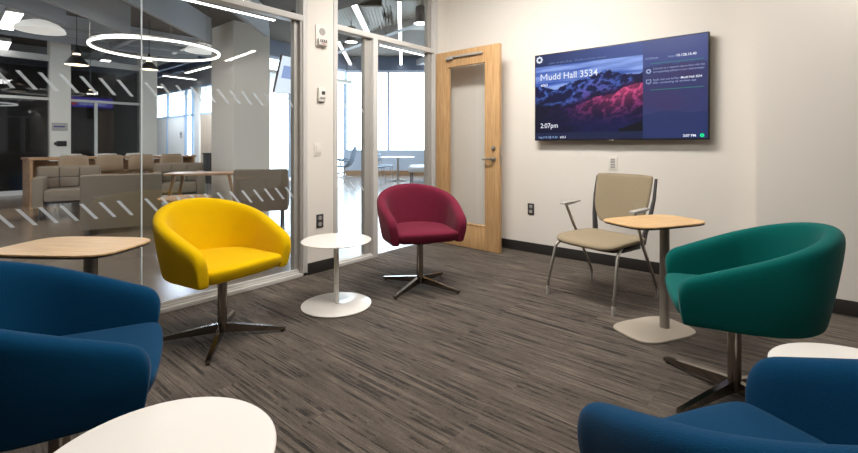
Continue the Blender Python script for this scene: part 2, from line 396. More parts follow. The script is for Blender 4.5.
MB().box(LW - 0.001, LW + 0.002, -0.013, 0.013, 0.88, 1.09, 0.001).box(LW, LW + 0.012, -0.006, 0.006, 0.96, 0.985, 0.002).build('lock_plate', M_steel, dr)

# ================================================================== LOBBY SETTING
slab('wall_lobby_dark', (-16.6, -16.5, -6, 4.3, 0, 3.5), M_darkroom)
slab('wall_lobby_far', (-20.6, -20.5, -6, 6.7, 0, 4.4), M_lobwall)
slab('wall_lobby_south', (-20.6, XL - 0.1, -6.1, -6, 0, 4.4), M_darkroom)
slab('wall_lobby_north', (XL - 0.12, XL, YT + 0.12, 18.9, 0, 4.4), M_lobwall)
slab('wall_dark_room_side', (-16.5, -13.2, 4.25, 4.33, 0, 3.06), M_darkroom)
slab('ceiling_lobby_low', (-20.6, XL - 0.14, -6, 5.0, 3.5, 3.6), M_deck)
struct(MB().prism([(-20.6, 5.0), (XL, 5.0), (XL, 18.5), (-12.77, 10.42), (-12.35, 6.6), (-20.6, 6.6)], 4.3, 4.4).build('ceiling_lobby_high', M_deck))
slab('ceiling_step', (-20.6, XL - 0.14, 4.96, 5.0, 3.6, 4.3), M_deck)
slab('wall_column_large', (-9.35, -8.4, 4.1, 4.86, 0, 3.5), M_lobcol)
slab('wall_column_front', (-13.2, -12.85, 2.107, 2.47, 0, 3.5), M_lobcol)
slab('wall_column_rear', (-13.2, -12.85, 3.90, 4.25, 0, 3.5), M_lobcol)
# glazed partition of the dark room
w3 = sroot('window_3'); mb = MB(); X = -13.0
mb.box(X - 0.08, X, -6, 3.9, 0, 0.10); mb.box(X - 0.08, X, -6, 3.9, 2.10, 2.16); mb.box(X - 0.15, X + 0.02, -6, 3.9, 2.98, 3.12)
for y in (-3.0, -1.2, 0.85, 2.98): mb.box(X - 0.08, X, y - 0.03, y + 0.03, 0.1, 2.1)
mb.build('window_frame', M_frame, w3)
MB().box(X - 0.045, X - 0.035, -6, 3.9, 0.1, 2.98).build('glass_pane', M_darkglass, w3, smooth=None)
# wood door seen behind it
slab('door_2', (-16.49, -16.44, 3.70, 4.22, 0, 2.13), M_wood2)
M_palewood = wood('pale_birch', srgb(184, 160, 136), srgb(206, 184, 160), 0.5, axis=2)
# far glazed wall at y=6.5
w4 = sroot('window_4'); mb = MB(); Y = 6.5
for x0, x1 in ((-20.5, -16.9), (-14.35, -12.35)): mb.box(x0, x1, Y, Y + 0.08, 0, 2.1)
mb.build('partition_wall', M_lobcol, w4)
mb = MB()
mb.box(-20.5, -12.35, Y - 0.02, Y + 0.06, 2.1, 2.17); mb.box(-20.5, -12.35, Y - 0.02, Y + 0.06, 3.04, 3.12)
for x in (-18.6, -16.9, -16.3, -14.35, -14.05, -13.1): mb.box(x - 0.05, x + 0.05, Y - 0.02, Y + 0.06, 0, 3.04)
mb.build('window_frame', mat('pale_blue_frame', srgb(168, 190, 214), 0.5, noise_amt=0.03), w4)
MB().box(-20.5, -12.35, Y + 0.03, Y + 0.04, 2.17, 3.04).build('glass_pane', M_glass2, w4, smooth=None)
slab('wall_partition_pier', (-15.95, -15.6, 6.42, 6.5, 0, 3.04), M_lobcol)
slab('door_3', (-15.55, -14.6, 6.46, 6.52, 0, 2.10), M_palewood)
slab('wall_partition_over', (-20.5, -12.35, 6.5, 6.6, 3.12, 4.3), M_beam)
# rooms behind the far partition have windows of their own: leave them open to daylight, with a ceiling
slab('ceiling_far_rooms', (-20.6, -12.4, 6.6, 10.4, 3.3, 3.4), M_ceil)
# window wall facing the room at x about -12.4
def window_wall(name, p0, p1, z0, z1, ztop, cuts, base=True):
    p0 = Vector(p0); p1 = Vector(p1); L_ = (p1 - p0).length; ang = math.atan2((p1 - p0).y, (p1 - p0).x)
    r = sroot(name, (p0.x, p0.y, 0), ang); mb = MB()
    mb.box(0, L_, -0.05, 0.05, z1, z1 + 0.08); mb.box(0, L_, -0.05, 0.05, z0 - 0.06, z0)
    for c in cuts: mb.box(c - 0.04, c + 0.04, -0.05, 0.05, z0, z1)
    mb.build('window_frame', M_winframe, r)
    if z0 > 0.1:
        MB().box(0, L_, -0.06, 0.10, 0.15, z0 - 0.06).build('window_apron', M_apron, r)
        MB().box(0, L_, -0.14, 0.10, 0.0, 0.15).build('plinth', M_wood2, r)
    MB().box(0, L_, -0.06, 0.10, z1 + 0.08, ztop).build('soffit', M_soffit, r)
    MB().box(0, L_, -0.005, 0.005, z0, z1).build('glass_pane', M_glass2, r, smooth=None)
    return r, ang
M_winframe = mat('window_mullion', srgb(196, 208, 228), 0.5, noise_amt=0.03)  # daylight flare put into the colour as a pale bluish white
M_apron = mat('pale_blue_apron', srgb(196, 208, 224), 0.7, noise_amt=0.02)
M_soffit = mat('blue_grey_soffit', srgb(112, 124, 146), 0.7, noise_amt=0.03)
P0 = (-12.77, 10.42); Ldir = Vector((RT.x, RT.y)); P1 = Vector(P0) + Ldir * 11.8
window_wall('window_5', P0, P1, 0.90, 3.73, 4.3, [0.0, 1.55, 4.6, 7.6, 10.6])
window_wall('window_6', (-12.35, 6.55), P0, 0.10, 3.73, 4.3, [0.1, 1.4, 2.7, 3.85])

def beam(name, p0, p1, z0, z1, th, m=M_beam):
    p0 = Vector((p0[0], p0[1], 0)); p1 = Vector((p1[0], p1[1], 0)); d = p1 - p0; a = math.atan2(d.y, d.x)
    M = Matrix.Translation(p0) @ Matrix.Rotation(a, 4, 'Z')
    return struct(MB().box(0, d.length, -th / 2, th / 2, z0, z1, M=M).build(name, m))
bd = Vector((-0.681, 0.733))
ends = [(-8.98, 1.64), (-8.86, 2.49), (-8.57, 3.73), (-7.27, 4.155)]
for i, e in enumerate(ends):
    s0 = Vector(e) - bd * min(7.0, (XL - 0.2 - e[0]) / 0.681)
    beam('trim_%d' % (i + 1), s0, e, 3.0, 3.48, 0.07)
for i, y in enumerate((1.0, 3.0, -1.2)):
    beam('trim_%d' % (i + 5), (-9.8, y), (-16.4, y + 0.01), 3.22, 3.36, 0.09)
for i, x in enumerate((-10.4, -11.2, -12.0, -14.2, -15.2, -16.2, -17.2, -18.2, -19.2)):
    beam('trim_%d' % (i + 8), (x, -5.5), (x, 4.9 if x > -13 else 4.2), 3.26, 3.48, 0.10, M_beam)
for i, y in enumerate((5.4, 5.9, 7.5)):
    if y < 6.5: beam('trim_%d' % (i + 20), (-12.5, y), (-20.4, y), 3.5, 3.8, 0.10, mat('blue_beam', srgb(90, 104, 134), 0.6, noise_amt=0.05))
for i, (a, c) in enumerate((((-5.2, 7.6), (-12.2, 9.0)), ((-4.2, 9.6), (-11.0, 12.2)))):
    beam('trim_%d' % (i + 24), a, c, 3.98, 4.2, 0.16)

# ================================================================== objects of the room
def tub_chair(loc, face, legrot, m, label):
    t = thing('swivel_tub_chair', (loc[0], loc[1], 0), math.radians(face), label, 'chair', 'upholstered swivel tub chairs')
    # --- shell: path from right arm front round the back to the left arm front
    hw, xf, xb = 0.308, 0.195, -0.03; N_ = 18; path = []
    for k in range(5): path.append((xf - (xf - xb) * k / 5.0, -hw + 0.012 * (1 - k / 5.0) ** 2, (0, -1)))
    for k in range(N_ + 1):
        a = -PI / 2 - PI * k / N_; path.append((xb + 0.295 * math.cos(a), hw * math.sin(a), (math.cos(a), math.sin(a))))
    for k in range(4, -1, -1): path.append((xf - (xf - xb) * k / 5.0, hw - 0.012 * (1 - k / 5.0) ** 2, (0, 1)))
    Z0, ZA, ZB = 0.375, 0.585, 0.775
    def rim(x):
        q = max(0.0, min(1.0, (xf - x) / (xf - (xb - 0.295)))); return ZA + (ZB - ZA) * (q ** 1.02) - 0.03 * max(0, q - 0.8) / 0.2 * 0
    def taper(x, y, z):
        k = (z - Z0) / 0.40; f_ = 0.82 + 0.18 * min(1, max(0, k)) ** 0.8
        return Vector((-0.01 + (x + 0.01) * f_, y * f_, z))
    def section(x, y, n, zt, th, dx=0.0, z0=Z0):
        nx, ny = n; h = th / 2; pts = []
        prof = [(h * 0.85, z0), (h, z0 + 0.012), (h, z0 + (zt - z0) * 0.5), (h * 1.0, zt - 0.045), (h * 0.72, zt - 0.010), (0, zt),
                (-h * 0.72, zt - 0.010), (-h, zt - 0.045), (-h, z0 + (zt - z0) * 0.5), (-h, z0 + 0.012), (-h * 0.85, z0)]
        for u, z in prof: pts.append(taper(x + dx + nx * u, y + ny * u, z))
        return pts
    rings = []
    R_ = 0.10
    def endsec(a, sgn, i):
        x, y, n = path[i]; s_, c_ = math.sin(a), math.cos(a)
        return section(x, y, n, rim(x) - R_ * 1.0 * (1 - c_), 0.088 - 0.03 * (1 - c_), R_ * 0.85 * s_)
    for a in (1.45, 1.1, 0.6): rings.append(endsec(a, 1, 0))
    for x, y, n in path:
        q = max(0, min(1, (x - xb) / (xf - xb))); rings.append(section(x, y, n, rim(x), 0.088 if x > xb else 0.082))
    for a in (0.6, 1.1, 1.45): rings.append(endsec(a, 1, -1))
    MB().loft(rings).build('shell', m, t, smooth=180, subsurf=2)
    # --- seat cushion filling the inside, front nosed out past the arms
    def seat_ring(z, inset, fx):
        out = []
        for k in range(15):
            a = PI / 2 + PI * k / 14; out.append(taper(xb + (0.275 - inset) * math.cos(a), (hw - 0.028 - inset) * math.sin(a), z))
        w_ = hw - 0.035 - inset
        for k in range(1, 4): out.append(taper(xb + (fx - 0.03 - xb) * k / 3.0, -w_, z))
        for k in range(5):
            v = -1 + 2 * k / 4.0; out.append(taper(fx + 0.014 * (1 - v * v), v * (w_ - 0.012), z))
        for k in range(3, 0, -1): out.append(taper(xb + (fx - 0.03 - xb) * k / 3.0, w_, z))
        return out
    rs = [seat_ring(Z0 - 0.002, 0.05, 0.22), seat_ring(Z0 + 0.004, 0.02, 0.265), seat_ring(0.40, 0.0, 0.285), seat_ring(0.435, 0.0, 0.294), seat_ring(0.458, 0.012, 0.288), seat_ring(0.468, 0.05, 0.24), seat_ring(0.470, 0.16, 0.10)]
    MB().loft(rs).build('seat_cushion', m, t, smooth=180, subsurf=2)
    MB().lathe([(0, 0), (0.13, 0), (0.14, 0.012), (0, 0.012)], 32, (0, 0, Z0 - 0.022)).build('mounting_plate', M_black, t)
    MB().lathe([(0, 0), (0.026, 0), (0.026, 0.285), (0.034, 0.29), (0.034, 0.32), (0, 0.32)], 32, (0, 0, 0.035)).build('column', M_chrome, t)
    for k in range(4):
        a = math.radians(legrot + 90 * k - face)
        M = Matrix.Rotation(a, 4, 'Z'); L_ = 0.345
        rr = []
        for q, w_, zl, zh in ((0.0, 0.013, 0.028, 0.082), (0.06, 0.013, 0.028, 0.074), (0.2, 0.012, 0.018, 0.05), (0.32, 0.011, 0.010, 0.03), (L_, 0.011, 0.008, 0.026)):
            rr.append([(q, -w_, zl), (q, w_, zl), (q, w_, zh), (q, -w_, zh)])
        lg = MB().loft(rr, M=M).build('leg', M_chrome, t, smooth=20)
        MB().lathe([(0, 0), (0.011, 0), (0.011, 0.01), (0, 0.01)], 16, tuple(M @ Vector((L_ - 0.018, 0, 0)))).build('glide', M_black, lg)
    return t
tub_chair((-2.54, 1.175), 8, 54, M_yellow, 'yellow upholstered swivel tub chair by the glass wall')
tub_chair((-2.27, 2.58), -32, 9.5, M_red, 'maroon upholstered swivel tub chair in front of the open doorway')
tub_chair((-0.228, 2.333), 197, 153, M_teal, 'teal green upholstered swivel tub chair beside the beige side chair and small oak table')
tub_chair((-1.675, 0.295), 69, 20, M_blue, 'dark blue swivel tub chair at the left in front of the oak topped table')
tub_chair((-0.015, 1.055), 151, 15, M_blue, 'bright blue swivel tub chair seen from behind in the right foreground')

def round_table(loc, label):
    t = thing('side_table', (loc[0], loc[1], 0), 0, label, 'table', 'white round side tables')
    MB().lathe([(0, 0.002), (0.228, 0.002), (0.236, 0.005), (0.236, 0.009), (0.228, 0.012), (0.03, 0.014), (0.02, 0.018), (0, 0.018)], 72).build('base', M_white, t)
    MB().lathe([(0, 0.01), (0.0165, 0.01), (0.0165, 0.44), (0, 0.44)], 24).build('pole', M_white, t)
    MB().lathe([(0, 0.436), (0.22, 0.436), (0.236, 0.441), (0.236, 0.445), (0.232, 0.448), (0, 0.448)], 72).build('tabletop', M_white, t)
round_table((-2.443, 1.911), 'white round metal side table standing between the yellow and maroon chairs')
round_table((-1.02, 0.334), 'white round side table in the left foreground, cropped by the picture edge')
round_table((0.152, 1.734), 'white round side table half hidden behind the right foreground blue chair')

def laptop_table(loc, rz, label, L_=0.56, B_=0.35, off=(0.075, -0.01)):
    t = thing('personal_table', (loc[0], loc[1], 0), math.radians(rz), label, 'table', 'small oak topped personal tables')
    o = superquad(L_ / 2, B_ / 2, 64, 4.2)
    top = MB().prism(o, 0.642, 0.650, 0.002).build('tabletop', M_top, t)
    MB().prism([(x * 0.985, y * 0.985) for x, y in o], 0.634, 0.642, 0.001).build('edge_band', M_dark, top)
    MB().lathe([(0, 0), (0.027, 0), (0.027, 0.626), (0, 0.626)], 32, (off[0], off[1], 0.008)).build('post', M_silver, t)
    MB().prism([(x * 0.80, y * 0.88) for x, y in superquad(L_ / 2, B_ / 2, 64, 3.6)], 0.001, 0.011, 0.003).build('base', M_greige, t)
laptop_table((-0.675, 2.865), 62, 'small oak topped pedestal table with a grey base in front of the beige chair')
laptop_table((-2.49, 0.49), 216, 'oak topped pedestal table beside the glass wall behind the left blue chair', 0.56, 0.37, (-0.08, 0.0))

# beige side chair with arms
def side_chair():
    t = thing('guest_chair', (-1.118, 3.268, 0), math.radians(-104), 'beige fabric guest chair with grey metal arms beneath the wall screen', 'chair')
    # seat: local +x is the front
    def ring(z, g, fz=0.0):
        out = []
        for x, y in superquad(0.245 + g, 0.255 + g, 40, 5.0):
            k = (x + 0.25) / 0.5
            out.append((x + 0.01, y * (0.93 + 0.07 * k), z + (-0.03 * max(0, k - 0.75) ** 1.2 * 3 if True else 0) + 0.012 * (y / 0.26) ** 2))
        return out
    MB().loft([ring(0.392, -0.03), ring(0.398, -0.006), ring(0.415, 0.004), ring(0.43, -0.002), ring(0.438, -0.03), ring(0.436, -0.10)]).build('seat', M_tan, t, smooth=180, subsurf=1)
    mb = MB(); mb.prism([(x * 0.85 - 0.02, y * 0.86) for x, y in superquad(0.235, 0.245, 32, 5)], 0.368, 0.394, 0.006); mb.build('seat_pan', M_black, t)
    # backrest: wide at the top, corners cut below
    pts = []
    zs = [0.50, 0.515, 0.56, 0.62, 0.70, 0.78, 0.84, 0.868, 0.876]; hwid = [0.13, 0.155, 0.19, 0.215, 0.225, 0.228, 0.230, 0.228, 0.215]
    rings = []
    for side in (0, 1):
        pass
    for z, w_ in zip(zs, hwid):
        xc = -0.205 - (z - 0.5) * 0.24; r_ = []
        th = 0.018 if 0.51 < z < 0.87 else 0.008
        n = 10
        for k in range(n + 1):
            v = -1 + 2 * k / n; r_.append((xc + th - 0.03 * (1 - v * v) + (0 if abs(v) < 0.99 else -0.006), v * w_, z))
        for k in range(n, -1, -1):
            v = -1 + 2 * k / n; r_.append((xc - th - 0.03 * (1 - v * v) + (0 if abs(v) < 0.99 else 0.006), v * w_ * 0.99, z))
        rings.append(r_)
    MB().loft(rings).build('backrest', M_tan, t, smooth=180, subsurf=1)
    for s_ in (-1, 1):
        mb = MB(); rr = []
        for z, y, wx in ((0.375, 0.195, 0.05), (0.45, 0.20, 0.05), (0.56, 0.222, 0.038), (0.70, 0.238, 0.022), (0.85, 0.237, 0.012)):
            xc = -0.235 - (z - 0.5) * 0.22
            rr.append([(xc - wx / 2, s_ * (y - 0.008), z), (xc + wx / 2, s_ * (y - 0.008), z), (xc + wx / 2, s_ * (y + 0.008), z), (xc - wx / 2, s_ * (y + 0.008), z)])
        mb.loft(rr).build('back_upright', M_dark, t)
        yl = 0.262 * s_
        lg = MB().tube([(0.05, yl * 0.72, 0.388), (0.14, yl * 0.86, 0.386), (0.185, yl * 0.92, 0.372), (0.205, yl * 0.94, 0.345), (0.262, yl, 0.12), (0.272, yl, 0.09), (0.275, yl, 0.03)], 0.0105).build('leg', M_steel, t)
        MB().tube([(0.275, yl, 0.001), (0.275, yl, 0.055)], 0.0125).build('foot_cap', M_gplastic, lg)
        yr = 0.262 * s_
        rl = MB().tube([(-0.268, yr, 0.03), (-0.265, yr, 0.09), (-0.252, yr, 0.12), (-0.10, yr, 0.37), (-0.02, yr * 1.03, 0.52), (0.045, yr * 1.06, 0.645)], 0.0105).build('leg', M_steel, t)
        MB().tube([(-0.268, yr, 0.001), (-0.268, yr, 0.055)], 0.0125).build('foot_cap', M_gplastic, rl)
        mb = MB(); rr = []
        for x, w_, z0, z1 in ((0.085, 0.020, 0.640, 0.652), (0.05, 0.026, 0.634, 0.656), (-0.05, 0.024, 0.646, 0.660), (-0.12, 0.018, 0.654, 0.662)):
            rr.append([(x, yr * 1.06 - w_, z0), (x, yr * 1.06 + w_, z0), (x, yr * 1.06 + w_, z1), (x, yr * 1.06 - w_, z1)])
        mb.loft(rr).build('armrest', M_gplastic, t)
        MB().box(-0.13, 0.10, yl * 0.80 - 0.012, yl * 0.80 + 0.012, 0.366, 0.385, 0.003).build('side_rail', M_black, t)
    return t
side_chair()

# ---------------------------------------------------------------- television
def television():
    X0, X1, Z0_, Z1 = -2.040, -0.558, 1.139, 1.984; YF = 4.05
    t = thing('television', (X0, YF, Z0_), 0, 'large wall mounted flat screen showing purple mountains and meeting room text', 'television')
    W_, H_ = X1 - X0, Z1 - Z0_
    MB().box(0, W_, 0.0, 0.045, 0, H_, 0.003).build('housing', M_black, t)
    MB().box(0.35, W_ - 0.35, 0.045, YT - YF - 0.0005, 0.2, H_ - 0.2, 0.003).build('wall_bracket', M_black, t)
    MB().box(W_ / 2 - 0.02, W_ / 2 + 0.02, -0.002, 0.02, -0.008, 0.004, 0.002).build('logo_badge', M_silver, t)
    # picture mesh with colours
    nx, ny = 240, 136; e = 0.009
    me = bpy.data.meshes.new('screen'); vs = []; cols = []
    pu = 0.678
    def fbm(x, y, o=5):
        return noise.fractal(Vector((x, y, 3.7)), 1.0, 2.0, o)
    def mixc(a, b, k): k = max(0, min(1, k)); return tuple(a[i] * (1 - k) + b[i] * k for i in range(3))
    def rgb(r, g, b): return srgb(r, g, b)[:3]
    def colour(u, v):   # v from top
        if u > pu:      # blurred panel on the right
            uu = (u - pu) / (1 - pu)
            c = rgb(64, 78, 138)
            ridge = 0.27 + 0.03 * fbm(u * 9, 1, 3)
            if v > ridge: c = mixc(rgb(54, 62, 112), rgb(66, 54, 100), (0.3 + 0.6 * fbm(u * 5, v * 4, 3)) * (1 if v < 0.75 else 0.4))
            if v > 0.78 + 0.04 * fbm(u * 6, 4, 2) - 0.06 * (uu): c = rgb(44, 56, 104)
            if v > 0.80: c = mixc(c, rgb(44, 56, 104), 0.6)
            return c
        if v < 0.135:
            return mixc(rgb(38, 50, 92), rgb(64, 84, 150), u / pu * 1.3)
        if v > 0.925: return rgb(28, 36, 70)
        q = (v - 0.135) / (0.925 - 0.135); s_ = u / pu
        sky = mixc(rgb(52, 88, 180), rgb(150, 178, 246), 0.40 + 1.0 * fbm(s_ * 2 + q * 4, q * 18, 4) + 0.30 * s_)
        def ridge(x, y, o=4):
            a_, f_, t_ = 1.0, 1.0, 0.0
            for _ in range(o):
                t_ += a_ * (1 - abs(noise.noise(Vector((x * f_, y * f_, 1.3 * f_)))) * 2.2); a_ *= 0.55; f_ *= 2.1
            return t_ / 2.0
        r1 = 0.27 - 0.02 * s_ - 0.10 * math.exp(-((s_ - 0.66) / 0.16) ** 2) + 0.10 * math.exp(-((s_ - 0.20) / 0.12) ** 2) + 0.03 - 0.055 * ridge(s_ * 9, 2.0, 5) - (0.04 * (s_ - 0.92) / 0.08 if s_ > 0.92 else 0)
        if q < r1: return sky
        g_ = ridge(s_ * 9 + q * 6, q * 7 - s_ * 5, 5)
        c = mixc(rgb(12, 16, 66), rgb(84, 124, 226), (g_ - 0.62) * 2.2 * (1.1 - 0.6 * (q - r1) / 0.4) + 0.26 + 0.5 * fbm(s_ * 4, q * 5, 3))
        c = mixc(c, rgb(120, 66, 160), 0.8 * math.exp(-((s_ - 0.55) / 0.15) ** 2) * max(0, g_ - 0.6) * 3 * min(1, (q - r1) * 5))
        r2 = 0.66 - 0.42 * max(0, s_ - 0.30) ** 0.9 + 0.04 * fbm(s_ * 6, 7, 4)
        if q > r2 - 0.09:
            k = min(1, (q - r2 + 0.09) / 0.05); c = mixc(c, mixc(rgb(18, 10, 52), rgb(92, 44, 128), max(0, g_ - 0.55)), k)
        if q > r2:
            m_ = max(0.0, ridge(s_ * 7 + q * 9, q * 3 - s_ * 8, 5) - 0.50) * 2.0
            hot = max(0, min(1, (s_ - 0.30) / 0.55)) * math.exp(-((q - r2) / 0.26) ** 2)
            c = mixc(rgb(12, 9, 46), mixc(rgb(72, 36, 118), rgb(232, 84, 140), hot), min(1, m_ * (0.5 + hot * 0.9)) + 0.25 * hot)
        dk = max(0, (q - 0.60 - 0.10 * s_) / 0.25)
        c = mixc(c, mixc(rgb(8, 9, 36), rgb(22, 26, 88), 0.3 + s_ * 0.5 + 0.5 * fbm(s_ * 4, q * 5, 4)), dk)
        c = mixc(c, rgb(6, 9, 30), max(0, 1 - s_ / 0.40) * 0.9 * min(1, max(0, (q - 0.42) / 0.2)))
        if q > 0.955 - 0.10 * max(0, (s_ - 0.82) / 0.18) : c = rgb(6, 8, 20) if s_ > 0.8 else c
        return c
    for j in range(ny + 1):
        for i in range(nx + 1):
            u, v = i / nx, 1 - j / ny
            vs.append((e + u * (W_ - 2 * e), 0, e * 1.3 + (j / ny) * (H_ - 2.3 * e))); cols.append(colour(u, v))
    fs = [(j * (nx + 1) + i, j * (nx + 1) + i + 1, (j + 1) * (nx + 1) + i + 1, (j + 1) * (nx + 1) + i) for j in range(ny) for i in range(nx)]
    me.from_pydata(vs, [], fs); ca = me.color_attributes.new('picture', 'FLOAT_COLOR', 'POINT')
    for i, c in enumerate(cols): ca.data[i].color = (max(0, c[0]), max(0, c[1]), max(0, c[2]), 1)
    m = bpy.data.materials.new('screen_picture'); m.use_nodes = True; nt = m.node_tree; b = nt.nodes['Principled BSDF']
    b.inputs['Base Color'].default_value = (0.01, 0.01, 0.012, 1); b.inputs['Roughness'].default_value = 0.25; b.inputs['Specular IOR Level'].default_value = 0.3
    at = nt.nodes.new('ShaderNodeVertexColor'); at.layer_name = 'picture'; nt.links.new(at.outputs[0], b.inputs['Emission Color']); b.inputs['Emission Strength'].default_value = 0.92
    me.materials.append(m)
    sc = bpy.data.objects.new('screen', me); COL.objects.link(sc); sc.parent = t; sc.location = (0, -0.0015, 0)
    Tw = emis('screen_white', (0.86, 0.9, 1, 1), 1.0); Td = emis('screen_dim_text', (0.17, 0.23, 0.44, 1), 1.0); Tg = emis('screen_green', (0.02, 0.85, 0.32, 1), 1.0)
    Tm = emis('screen_soft_text', (0.35, 0.42, 0.66, 1), 1.0); Tgd = emis('screen_dark_green', (0.06, 0.32, 0.20, 1), 1.0); Tb = emis('screen_bluish_text', (0.35, 0.52, 0.85, 1), 1.0)
    def tx(s_, u, v, size, m, xs=1.0, off=0.0): return text(s_, size, (u * W_, -0.004, (1 - v) * H_), m, sc, xs=xs, off=off)
    tx('udd Hall 3534', 0.098, 0.305, 0.086, Tw, 0.98, 0.0004)
    mx, mz, mw, mh, st = 0.044 * W_, (1 - 0.305) * H_, 0.070, 0.062, 0.0085
    for k, poly in enumerate((((0, 0), (st, 0), (st, mh), (0, mh)), ((mw - st, 0), (mw, 0), (mw, mh), (mw - st, mh)), ((0, mh), (st * 1.1, mh), (mw / 2 + st * 0.4, mh * 0.28), (mw / 2 - st * 0.4, mh * 0.28)), ((mw, mh), (mw - st * 1.1, mh), (mw / 2 - st * 0.4, mh * 0.28), (mw / 2 + st * 0.4, mh * 0.28)))):
        if k == 0: b_ = bmesh.new()
        b_.faces.new([b_.verts.new((mx + x, -0.004 - 0.0001 * k, mz + z)) for x, z in poly])
    MB()._add(b_).build('screen_text', Tw, sc, smooth=None)
    tx('6063', 0.046, 0.375, 0.036, Tw, 1.0, 0.0006)
    tx('2:07pm', 0.042, 0.855, 0.066, Tw, 0.93, 0.0002)
    tx('public wireless Body - Double is whose control', 0.10, 0.125, 0.0285, Td)
    tx('http://10.128.15.40', 0.030, 0.975, 0.030, Tb, 0.85); tx('6063', 0.178, 0.975, 0.030, Tw)
    tx('INTERNAL', 0.690, 0.200, 0.022, Tm); tx('http://', 0.805, 0.200, 0.025, Tm); tx('10.128.15.40', 0.845, 0.200, 0.028, Tw, 1.0, 0.0006)
    tx('Connect to a network above then visit the', 0.728, 0.305, 0.024, Tm, 0.90); tx('corresponding address in your web browser', 0.728, 0.337, 0.024, Tm, 0.86)
    tx('Apple users use AirPlay to ', 0.728, 0.415, 0.024, Tm, 0.84); tx('Mudd Hall 3534', 0.868, 0.415, 0.025, Tw, 0.92, 0.0004); tx('after connecting via wireless app', 0.728, 0.445, 0.024, Tm)
    tx('2:07 PM', 0.878, 0.972, 0.028, Tw, 1.0, 0.0006)
    def ringm(u, v, r0, r1, m, n=32, flat=1.0):
        b_ = bmesh.new(); c = Vector((u * W_, -0.004, (1 - v) * H_))
        A = [b_.verts.new(c + Vector((r0 * math.cos(2 * PI * k / n), 0, r0 * flat * math.sin(2 * PI * k / n)))) for k in range(n)]
        B = [b_.verts.new(c + Vector((r1 * math.cos(2 * PI * k / n), 0, r1 * flat * math.sin(2 * PI * k / n)))) for k in range(n)]
        for k in range(n): b_.faces.new((A[k], A[(k + 1) % n], B[(k + 1) % n], B[k]))
        return MB()._add(b_)
    lg = ringm(0.036, 0.062, 0.016, 0.030, Tw)
    for k in range(8):
        a = 2 * PI * k / 8; M = Matrix.Translation((0.036 * W_, -0.004, (1 - 0.062) * H_)) @ Matrix.Rotation(a, 4, 'Y')
        lg.box(0.027, 0.035, -0.0003, 0.0003, -0.006, 0.006, M=M)
    lg.build('screen_logo', Tw, sc, smooth=None)
    ringm(0.706, 0.318, 0.009, 0.020, Tm).build('screen_icon', Tm, sc, smooth=None)
    u_, v_ = 0.706 * W_, (1 - 0.42) * H_
    MB().box(u_ - 0.020, u_ + 0.020, -0.0045, -0.004, v_ + 0.012, v_ + 0.017).box(u_ - 0.020, u_ + 0.020, -0.0045, -0.004, v_ - 0.014, v_ - 0.009).box(u_ - 0.020, u_ - 0.015, -0.0045, -0.004, v_ - 0.014, v_ + 0.017).box(u_ + 0.015, u_ + 0.020, -0.0045, -0.004, v_ - 0.014, v_ + 0.017).box(u_ - 0.009, u_ + 0.009, -0.0045, -0.004, v_ - 0.022, v_ - 0.018).build('screen_icon', Tm, sc, smooth=None)
    ringm(0.968, 0.960, 0.004, 0.015, Tg).build('screen_badge', Tg, sc, smooth=None)
    for v in (0.245, 0.505):
        MB().box(0.715 * W_, 0.975 * W_, -0.0042, -0.004, (1 - v) * H_ - 0.0016, (1 - v) * H_ + 0.0016).build('screen_rule', Tgd, sc, smooth=None)
television()

# ---------------------------------------------------------------- wall devices
def rotz_mat(x, y, z, a): return Matrix.Translation((x, y, z)) @ Matrix.Rotation(a, 4, 'Z')
# on the left pier: local x runs along the wall to the right, local -y faces the room
A90 = PI / 2
def wall_thing(name, loc, rz, label, cat, group=None): return thing(name, loc, rz, label, cat, group)
al = wall_thing('fire_alarm', (XL, 2.325, 2.035), A90, 'white fire alarm speaker strobe high on the narrow white pier', 'fire alarm')
MB().box(-0.058, 0.058, -0.014, 0, -0.095, 0.095, 0.006).build('cover', M_wplastic, al)
MB().lathe([(0, 0), (0.032, 0), (0.030, 0.004), (0, 0.004)], 32, M=Matrix.Translation((0.008, -0.014, 0.040)) @ Matrix.Rotation(PI / 2, 4, 'X')).build('speaker_grille', M_gplastic, al)
MB().box(-0.045, 0.048, -0.042, -0.014, -0.085, -0.025, 0.010).build('strobe_lens', mat('clear_lens', srgb(214, 210, 204), 0.15, noise_amt=0.02), al)
mb = MB(); 
for k in range(4): mb.box(-0.034 + k * 0.019, -0.034 + k * 0.019 + 0.010, -0.0435, -0.042, -0.052, -0.034, 0.001)
mb.box(-0.036, 0.036, -0.0432, -0.042, -0.056, -0.052); mb.build('strobe_tube', M_dark, al)
text('FIRE', 0.020, (-0.022, -0.0435, -0.077), mat('red_print', srgb(205, 70, 50), 0.5, noise_amt=0.02), al, 'printed_word', ax='LEFT', xs=1.2)
th = wall_thing('thermostat', (XL, 2.325, 1.53), A90, 'small white thermostat with grey display below the fire alarm', 'thermostat')
MB().box(-0.036, 0.036, -0.025, 0, -0.06, 0.06, 0.005).build('body', M_wplastic, th)
MB().box(-0.006, 0.028, -0.027, -0.024, 0.0, 0.03, 0.001).build('display', M_dark, th)
MB().box(-0.02, 0.03, -0.030, -0.024, -0.035, -0.02, 0.002).build('button', M_gplastic, th)
sw = wall_thing('light_switch', (XL, 2.292, 1.06), A90, 'white rocker light switch on the pier below the thermostat', 'switch')
MB().box(-0.036, 0.036, -0.006, 0, -0.058, 0.058, 0.003).build('plate', M_wplastic, sw)
MB().box(-0.017, 0.017, -0.010, -0.005, -0.034, 0.034, 0.002).build('rocker', M_wplastic, sw)
